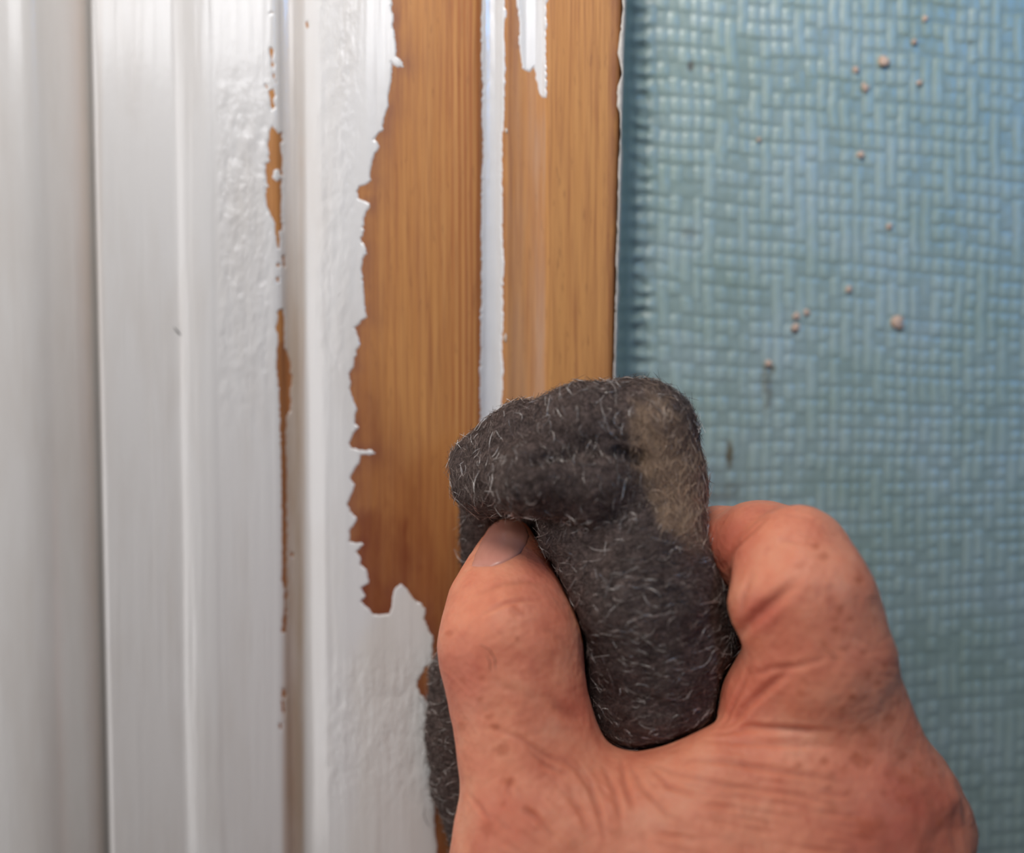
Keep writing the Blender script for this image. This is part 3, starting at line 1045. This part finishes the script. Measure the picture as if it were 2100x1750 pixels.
    # knobbly knuckle side
    bump = smooth(1850, 1930, px) * smooth(1540, 1600, py)
    disp += bump * fbm(V[:, 0] * 260, V[:, 1] * 260, V[:, 2] * 260, 2) * 0.0005
    V2 = V + N * disp[:, None]
    me.vertices.foreach_set('co', np.ascontiguousarray(V2, np.float32).ravel())
    me.update()
    # freckles: blotches of darker pigment
    fr = np.zeros(len(V))
    spots = [(1060, 1255, 16), (990, 1390, 10), (985, 1435, 9), (950, 1395, 8), (1005, 1470, 10), (945, 1490, 11), (1015, 1490, 13), (1030, 1540, 17),
             (1045, 1605, 16), (1000, 1700, 22), (1085, 1665, 16), (1030, 1650, 8), (1060, 1310, 7), (1025, 1300, 8), (920, 1300, 10),
             (1670, 1122, 10), (1690, 1140, 13), (1640, 1160, 14), (1700, 1230, 11), (1720, 1250, 12), (1712, 1290, 12), (1760, 1190, 9),
             (1745, 1270, 8), (1690, 1320, 10), (1730, 1330, 9), (1770, 1340, 9), (1780, 1380, 11), (1800, 1400, 10), 
             (1650, 1400, 9), (1640, 1420, 8), (1750, 1430, 11), (1725, 1455, 12), (1825, 1475, 13), (1770, 1500, 14), (1790, 1525, 13),
             (1780, 1565, 17), (1850, 1550, 14), (1855, 1600, 14), (1740, 1625, 11), (1690, 1560, 10), (1700, 1615, 8), (1850, 1640, 16),
             (1800, 1690, 24), (1640, 1570, 8), (1600, 1600, 7), (1820, 1590, 10), (1875, 1580, 11), (1760, 1560, 20), (1780, 1700, 30),
             (1570, 1690, 7), (1480, 1700, 7), (1420, 1720, 7), (1930, 1690, 10), (1870, 1450, 8), (1815, 1365, 8), (1730, 1385, 7)]
    fidx = np.where(front & (px > 850) & (px < 2100) & (py < 1800) & (py > 1000))[0]
    fpx = px[fidx]; fpy = py[fidx]
    fnz = 0.35 * fbm(fpx / 9, fpy / 9, 2, 2)
    for x, y, r in spots:
        am = rr.uniform(0.45, 0.9)
        d = np.hypot((fpx - x), (fpy - y) * 1.15) / r + fnz
        fr[fidx] = np.maximum(fr[fidx], smooth(1.15, 0.45, d) * am)
    zone = front * np.maximum(smooth(1620, 1740, px) * smooth(1080, 1200, py) * 1.0, 0.45 * smooth(1280, 1400, py))
    red = np.maximum.reduce([0.7 * smooth(230, 40, np.hypot(px - 1860, (py - 1690))), 0.8 * smooth(120, 20, np.hypot(px - 1470, py - 1120)),
                             0.75 * smooth(70, 15, np.hypot(px - 1550, py - 1260)), 0.5 * smooth(150, 30, np.hypot(px - 1520, py - 1400)),
                             0.55 * smooth(130, 30, np.hypot(px - 930, py - 1400)), 0.6 * smooth(90, 20, np.hypot((px - 1120), (py - 1190) * 0.6)),
                             0.45 * smooth(110, 30, np.hypot(px - 1040, py - 1690)), 0.5 * smooth(60, 20, np.hypot(px - 1180, py - 1450))]) * front
    for nm, arr in (('freckle', fr), ('freckle_zone', zone), ('red', red), ('crease', crease_a)):
        a = me.attributes.new(nm, 'FLOAT', 'POINT')
        a.data.foreach_set('value', np.ascontiguousarray(arr, np.float32))
    me.materials.clear(); me.materials.append(M_SKIN)
    me.polygons.foreach_set('use_smooth', np.ones(len(me.polygons), bool))
    hand = bpy.data.objects.new('hand', me)
    COL.objects.link(hand)
    tag(hand, 'bare freckled right hand pinching a dark wire wool pad between thumb and bent index finger', 'hand')

    # thumb nail plate
    L = [(962, 1166), (972, 1140), (986, 1108), (1003, 1082), (1024, 1060)]
    Rr = [(1068, 1134), (1082, 1118), (1086, 1100), (1080, 1082), (1062, 1062)]
    nu, nv = 17, 17
    vv = np.linspace(0, 1, nv); uu = np.linspace(0, 1, nu)
    lx = np.interp(vv, np.linspace(0, 1, 5), [p[0] for p in L]); ly = np.interp(vv, np.linspace(0, 1, 5), [p[1] for p in L])
    rx = np.interp(vv, np.linspace(0, 1, 5), [p[0] for p in Rr]); ry = np.interp(vv, np.linspace(0, 1, 5), [p[1] for p in Rr])
    bvh2 = bvh
    G = np.zeros((nv, nu, 3)); NN = np.zeros((nv, nu, 3))
    last = None
    for j in range(nv):
        for i in range(nu - 1, -1, -1):
            u = uu[i]
            x = lx[j] * (1 - u) + rx[j] * u
            y = ly[j] * (1 - u) + ry[j] * u + (10 * math.sin(u * math.pi) if j < 4 else 0) * (1 - j / 4)
            p, n = hit(x, y)
            if p is None or p[1] > -0.004:
                q = at(x, y, -17.0)
                loc, nrm, ii, dd = bvh.find_nearest(Vector(q))
                p, n = np.array(loc), np.array(nrm)
            G[j, i] = p; NN[j, i] = n
    edge = np.ones((nv, nu)); edge[0] = -0.3; edge[1] = 0.6
    edge[:, 0] = -0.2; edge[:, -1] = -0.2; edge[-1] = 0.6
    top = G + NN * (0.2e-3 * edge)[..., None]
    bot = G - NN * 0.3e-3
    v = np.concatenate([top.reshape(-1, 3), bot.reshape(-1, 3)])
    f = grid_faces(nv, nu)
    n0 = nv * nu
    f2 = f[:, ::-1] + n0
    rim = []
    loop = [(0, i) for i in range(nu)] + [(j, nu - 1) for j in range(1, nv)] + [(nv - 1, i) for i in range(nu - 2, -1, -1)] + [(j, 0) for j in range(nv - 2, 0, -1)]
    ids = [a * nu + b for a, b in loop]
    for i in range(len(ids)):
        a, b = ids[i], ids[(i + 1) % len(ids)]
        rim.append((b, a, a + n0, b + n0))
    nail = mesh_obj('thumb_nail', v, np.concatenate([f, f2, np.array(rim)]), M_NAIL, hand)
    tag(nail, 'short pinkish thumb nail')

    # a few dark hairs on the thumb and knuckle
    hairs = [[(985, 1322), (1005, 1332), (1016, 1350), (1017, 1372)], [(1000, 1345), (1006, 1358), (1006, 1376)],
             [(1690, 1330), (1705, 1338), (1712, 1352)], [(1770, 1226), (1784, 1224), (1797, 1226)]]
    for hp in hairs:
        P = []
        for i in range(len(hp) - 1):
            for t in np.linspace(0, 1, 5)[:-1]:
                P.append((hp[i][0] + t * (hp[i + 1][0] - hp[i][0]), hp[i][1] + t * (hp[i + 1][1] - hp[i][1])))
        P.append(hp[-1])
        C = []
        for q in P:
            p, n = hit(*q)
            if p is not None:
                C.append(p + n * 0.00035)
        if len(C) > 2:
            v, f = tube(np.array(C), 0.00004)
            mesh_obj('hair', v, f, M_DARKHAIR, hand)
    return hand


def tube(C, r, sides=5):
    n = len(C)
    T = np.gradient(C, axis=0)
    T /= np.linalg.norm(T, axis=1, keepdims=True) + 1e-15
    ref = np.array([0.3, -0.8, 0.5])
    A = np.cross(T, ref); A /= np.linalg.norm(A, axis=1, keepdims=True) + 1e-15
    B = np.cross(T, A)
    ang = np.arange(sides) / sides * 2 * np.pi
    tp = np.sin(np.linspace(0.15, np.pi - 0.15, n)) ** 0.4 * r
    V = C[:, None] + (A[:, None] * np.cos(ang)[None, :, None] + B[:, None] * np.sin(ang)[None, :, None]) * tp[:, None, None]
    F = []
    for i in range(n - 1):
        for k in range(sides):
            k2 = (k + 1) % sides
            F.append((i * sides + k, i * sides + k2, (i + 1) * sides + k2, (i + 1) * sides + k))
    return V.reshape(-1, 3), np.array(F)


build_hand()


# ------------------------------------------------------------------ wire wool pad
def build_wool():
    hf = HAND['f']
    lo = hf.org + np.array([14, 30, 100]) * hf.h
    fl = Field(lo, (0.048, -0.0050, 0.013), hf.h)
    # layer lying on the timber, behind the thumb
    fl.chain([(1000, 1020, -11, 62), (1000, 1120, -10.5, 46), (1000, 1240, -10, 50), (960, 1400, -10, 74), (962, 1520, -10, 82), (975, 1620, -10, 84), (1010, 1720, -10, 84), (1090, 1800, -10, 80)], 0.002, ((0, 1, 0), 0.55))
    fl.chain([(1180, 1000, -11, 120), (1190, 1200, -11, 120), (1170, 1400, -11, 130), (1150, 1600, -10.5, 130)], 0.003, ((0, 1, 0), 0.4))
    # upper fold
    fl.chain([(985, 950, -20, 62), (1080, 905, -24, 78), (1200, 880, -27, 92), (1310, 885, -27, 100)], 0.002)
    fl.chain([(990, 1000, -21, 62), (1100, 978, -31, 76), (1220, 985, -30, 90), (1310, 970, -26, 95)], 0.0015)
    # long fold gripped by the hand
    fl.chain([(1320, 900, -25, 112), (1335, 1000, -25, 104), (1318, 1110, -26, 128), (1325, 1220, -26, 158), (1348, 1340, -25, 148), (1346, 1440, -25, 128), (1338, 1490, -25, 108)], 0.003)
    fl.chain([(1160, 1090, -24, 62), (1230, 1130, -25, 95), (1290, 1200, -26, 125)], 0.003)
    X = fl.ax[0][:, None, None]; Y = fl.ax[1][None, :, None]; Z = fl.ax[2][None, None, :]
    # lumpy felt
    nzs = 0.0
    m = np.abs(fl.d) < 0.003
    idx = np.argwhere(m)
    P = fl.org + idx * fl.h
    fl.d[m] += (fbm(P[:, 0] * 260, P[:, 1] * 260, P[:, 2] * 260, 3) * 0.00042).astype(np.float32)
    # the fingers press into it
    n0 = [14, 30, 100]
    sz = [min(fl.n[i], hf.n[i] - n0[i]) for i in range(3)]
    a_ = tuple(slice(0, q) for q in sz); b_ = tuple(slice(n0[i], n0[i] + sz[i]) for i in range(3))
    fl.d[a_] = np.maximum(fl.d[a_], 0.0007 - hf.d[b_])
    V, F = fl.mesh()
    N = vert_normals(V, F)
    if (N[np.argmin(V[:, 1])][1]) > 0:
        N = -N
    px, py = project(V)

    def dust_of(px, py, P):
        nz = fbm(px / 22, py / 30, 0, 3) * 14
        a = poly_sd(px + nz, py, [(1296, 820), (1330, 830), (1370, 900), (1420, 960), (1445, 1040), (1440, 1090), (1395, 1110), (1345, 1070), (1320, 980), (1300, 900)])
        b = poly_sd(px + nz, py, [(1320, 790), (1400, 850), (1450, 960), (1460, 1130), (1400, 1130), (1380, 980)])
        return np.clip(np.maximum(smooth(-14, 16, a) * 0.95, smooth(-20, 20, b) * 0.6), 0, 1)
    dust = dust_of(px, py, V) * ((N @ (-FWD)) > -0.3)
    # torn creases in the fold
    d2 = np.zeros(len(V))
    for ln, dep, w in (([(1090, 945), (1140, 932), (1200, 922), (1270, 926), (1315, 948)], 0.0021, 12), ([(1190, 905), (1260, 898), (1310, 905)], 0.0006, 6), ([(1312, 870), (1322, 950), (1330, 1020)], 0.0008, 8),
                       ([(1325, 880), (1345, 905)], 0.0009, 8), ([(985, 1000), (1010, 1040), (1040, 1062)], 0.0006, 10), ([(1330, 1040), (1380, 1035), (1420, 1050)], 0.0004, 8)):
        d = poly_sd(px, py, ln, closed=False)
        d2 -= dep * np.exp(-(d / w) ** 2) * ((N @ (-FWD)) > 0)
    V = V + N * d2[:, None]
    root = mesh_obj('wire_wool_pad', V, F, M_WOOL, attrs=dict(dust=dust))
    tag(root, 'folded dark grey wire wool pad with a tan dusty corner, held against the stripped timber', 'wire wool')

    # fibres
    tri = np.concatenate([F[:, [0, 1, 2]], F[:, [0, 2, 3]]])
    a, b, c = V[tri[:, 0]], V[tri[:, 1]], V[tri[:, 2]]
    ar = np.linalg.norm(np.cross(b - a, c - a), axis=1)
    NF = 32000
    pick = rng.choice(len(tri), NF, p=ar / ar.sum())
    r1 = np.sqrt(rng.random(NF))[:, None]; r2 = rng.random(NF)[:, None]
    p = a[pick] * (1 - r1) + b[pick] * (r1 * (1 - r2)) + c[pick] * (r1 * r2)
    n = N[tri[pick, 0]]
    fx, fy = project(p)
    # flow: across the roll low down, along it near the top
    rnd = rng.normal(size=(NF, 3))
    low = smooth(1000, 1150, fy)[:, None]
    hor = np.array([1.0, 0, 0.15]); ver = np.array([-0.25, 0, 1.0])
    flow = hor * low * 1.6 + ver * (1 - low) * 1.2
    t = rnd * 0.6 + flow * np.sign(rng.random((NF, 1)) - 0.5)
    t -= n * (t * n).sum(1, keepdims=True)
    t /= np.linalg.norm(t, axis=1, keepdims=True) + 1e-12
    s = np.cross(n, t)
    ln = rng.uniform(0.0006, 0.0017, NF)
    ln[:1400] *= rng.uniform(1.6, 3.0, 1400)
    curl = rng.normal(0, 0.2, NF)
    lift0 = rng.uniform(-0.00012, 0.00022, NF)
    tip = rng.normal(0, 0.00035, NF)
    tip[:1400] += np.abs(rng.normal(0, 0.0007, 1400))
    rad = rng.uniform(0.000022, 0.00004, NF)
    shiny = rng.random(NF) < 0.085
    shiny[:1400] = rng.random(1400) < 0.25
    rad[shiny] = rng.uniform(0.000028, 0.000056, shiny.sum())
    lift0[shiny] = rng.uniform(0.0001, 0.0003, shiny.sum())
    curl[shiny] *= 2.0
    ln[shiny] *= 0.75
    M = 5
    q = np.linspace(-1, 1, M)
    C = (p[:, None] + t[:, None] * (q[None, :, None] * ln[:, None, None])
         + s[:, None] * (curl[:, None] * ln[:, None] * (q ** 2)[None])[..., None]
         + n[:, None] * (lift0[:, None] + tip[:, None] * q[None] - (ln[:, None] ** 2) * 25 * (q ** 2)[None])[..., None])
    tp = np.array([0.45, 1, 1, 1, 0.45])
    Vf = np.zeros((NF, M, 3, 3))
    for k in range(3):
        an = 2 * np.pi * k / 3
        off = (n[:, None] * math.cos(an) + s[:, None] * math.sin(an)) * (rad[:, None] * tp[None])[..., None]
        Vf[:, :, k] = C + off
    # none of them runs through the skin
    g = np.round((C - hf.org) / hf.h).astype(int)
    inb = ((g >= 0) & (g < hf.n)).all(-1)
    g = np.clip(g, 0, hf.n - 1)
    dh = np.where(inb, hf.d[g[..., 0], g[..., 1], g[..., 2]], 0.05)
    keep = dh.min(1) > 0.0004
    Vf = Vf[keep]; fx = fx[keep]; fy = fy[keep]; p = p[keep]; n = n[keep]; shiny = shiny[keep]
    NF = int(keep.sum())
    base = (np.arange(NF) * M * 3)[:, None, None]
    ff = []
    for i in range(M - 1):
        for k in range(3):
            k2 = (k + 1) % 3
            ff.append([i * 3 + k, i * 3 + k2, (i + 1) * 3 + k2, (i + 1) * 3 + k])
    ff = (np.array(ff)[None] + base).reshape(-1, 4)
    tone = np.repeat(np.where(shiny, rng.uniform(0.75, 1.0, NF), rng.random(NF) ** 1.3 * 0.6), M * 3)
    du = np.repeat(dust_of(fx, fy, p) * ((n @ (-FWD)) > -0.3), M * 3)
    fo = mesh_obj('steel_fibres', Vf.reshape(-1, 3), ff, M_FIBRE, root, attrs=dict(tone=tone, dust=du))
    tag(fo, 'fine glinting steel strands', None, None, 'stuff')
    return root


build_wool()


# ------------------------------------------------------------------ crumbs of paint dust caught on the wallpaper
def crumb(x, y, r, label, seed):
    c = at(x, y, WALL_Y - 0.45)
    sz = r * px_size(c)
    nu, nv = 10, 7
    v = []
    for j in range(nv):
        th = math.pi * j / (nv - 1)
        for i in range(nu):
            ph = 2 * math.pi * i / nu
            d = np.array([math.sin(th) * math.cos(ph), -math.cos(th), math.sin(th) * math.sin(ph)])
            w = 1 + 0.55 * float(vnoise(d[0] * 1.7 + seed * 3.1, d[1] * 1.7 + seed, d[2] * 1.7)) + 0.15 * float(vnoise(d[0] * 4 + seed, d[1] * 4, d[2] * 4 + seed))
            v.append(d * sz * w * np.array([1, 0.4, 1.1]))
    f = []
    for j in range(nv - 1):
        for i in range(nu):
            f.append((j * nu + i, j * nu + (i + 1) % nu, (j + 1) * nu + (i + 1) % nu, (j + 1) * nu + i))
    o = mesh_obj('paint_crumb', np.array(v), np.array(f), M_CRUMB)
    o.location = c
    tag(o, label, 'crumb', 'pale paint crumbs stuck to the wallpaper')


CR = [(1898, 38, 5.5, 'tiny tan crumb on the wallpaper, topmost of all the crumbs'),
      (1875, 85, 5.5, 'small pink crumb on the wallpaper, second from the top'),
      (1813, 127, 10, 'large pale pink crumb high on the wallpaper, biggest of the upper crumbs'),
      (1755, 144, 6.5, 'orange-tan crumb on the wallpaper, leftmost of the upper cluster'),
      (1775, 181, 8.5, 'elongated pink crumb on the wallpaper, lowest of the upper cluster'),
      (1886, 170, 5, 'small pink crumb on the wallpaper, rightmost of the upper cluster'),
      (1556, 287, 4.5, 'tiny orange crumb on the wallpaper, alone near the stripped timber'),
      (1765, 318, 7, 'round pink crumb alone on the wallpaper, below the upper cluster'),
      (1824, 465, 6, 'faint pinkish crumb alone on the middle of the wallpaper'),
      (1740, 593, 6, 'small pink crumb on the wallpaper, just above the three-crumb cluster'),
      (1633, 648, 7, 'pale crumb on the wallpaper, upper left of the cluster of three'),
      (1655, 641, 6, 'pale crumb on the wallpaper, upper right of the cluster of three'),
      (1632, 673, 8, 'pale crumb on the wallpaper, lowest of the cluster of three'),
      (1842, 662, 12, 'largest pale pink crumb, alone low on the right of the wallpaper'),
      (1576, 747, 7, 'cream crumb on the wallpaper above the brown stain, nearest the hand')]
for i, (x, y, r, l) in enumerate(CR):
    crumb(x, y, r, l, i + 1)

# stray steel sliver stuck to the white paint
P0 = at(356, 671, -0.45); P1 = at(370, 688, -0.45)
C = np.array([P0 * (1 - t) + P1 * t + np.array([0.00008 * math.sin(t * 3), 0, 0]) for t in np.linspace(0, 1, 8)])
v, f = tube(C, 0.00009)
tag(mesh_obj('steel_sliver', v, f, M_STEELBIT), 'short dark steel sliver stuck to the flat white paint', 'sliver')
# loose wool hair on the paint beside the pad
for pts, lab in (([(858, 1428), (868, 1442), (874, 1458), (873, 1470)], 'fine dark strand on the white paint beside the round bare patch'),
                 ([(872, 1655), (869, 1672), (876, 1690), (884, 1698)], 'fine curled dark strand low on the white paint by the pad')):
    C = []
    for i in range(len(pts) - 1):
        for t in np.linspace(0, 1, 5)[:-1]:
            C.append(at(pts[i][0] * (1 - t) + pts[i + 1][0] * t, pts[i][1] * (1 - t) + pts[i + 1][1] * t, -5.75))
    v, f = tube(np.array(C), 0.00004)
    tag(mesh_obj('loose_strand', v, f, M_STEELBIT), lab, 'strand', 'loose wool strands on the paint')
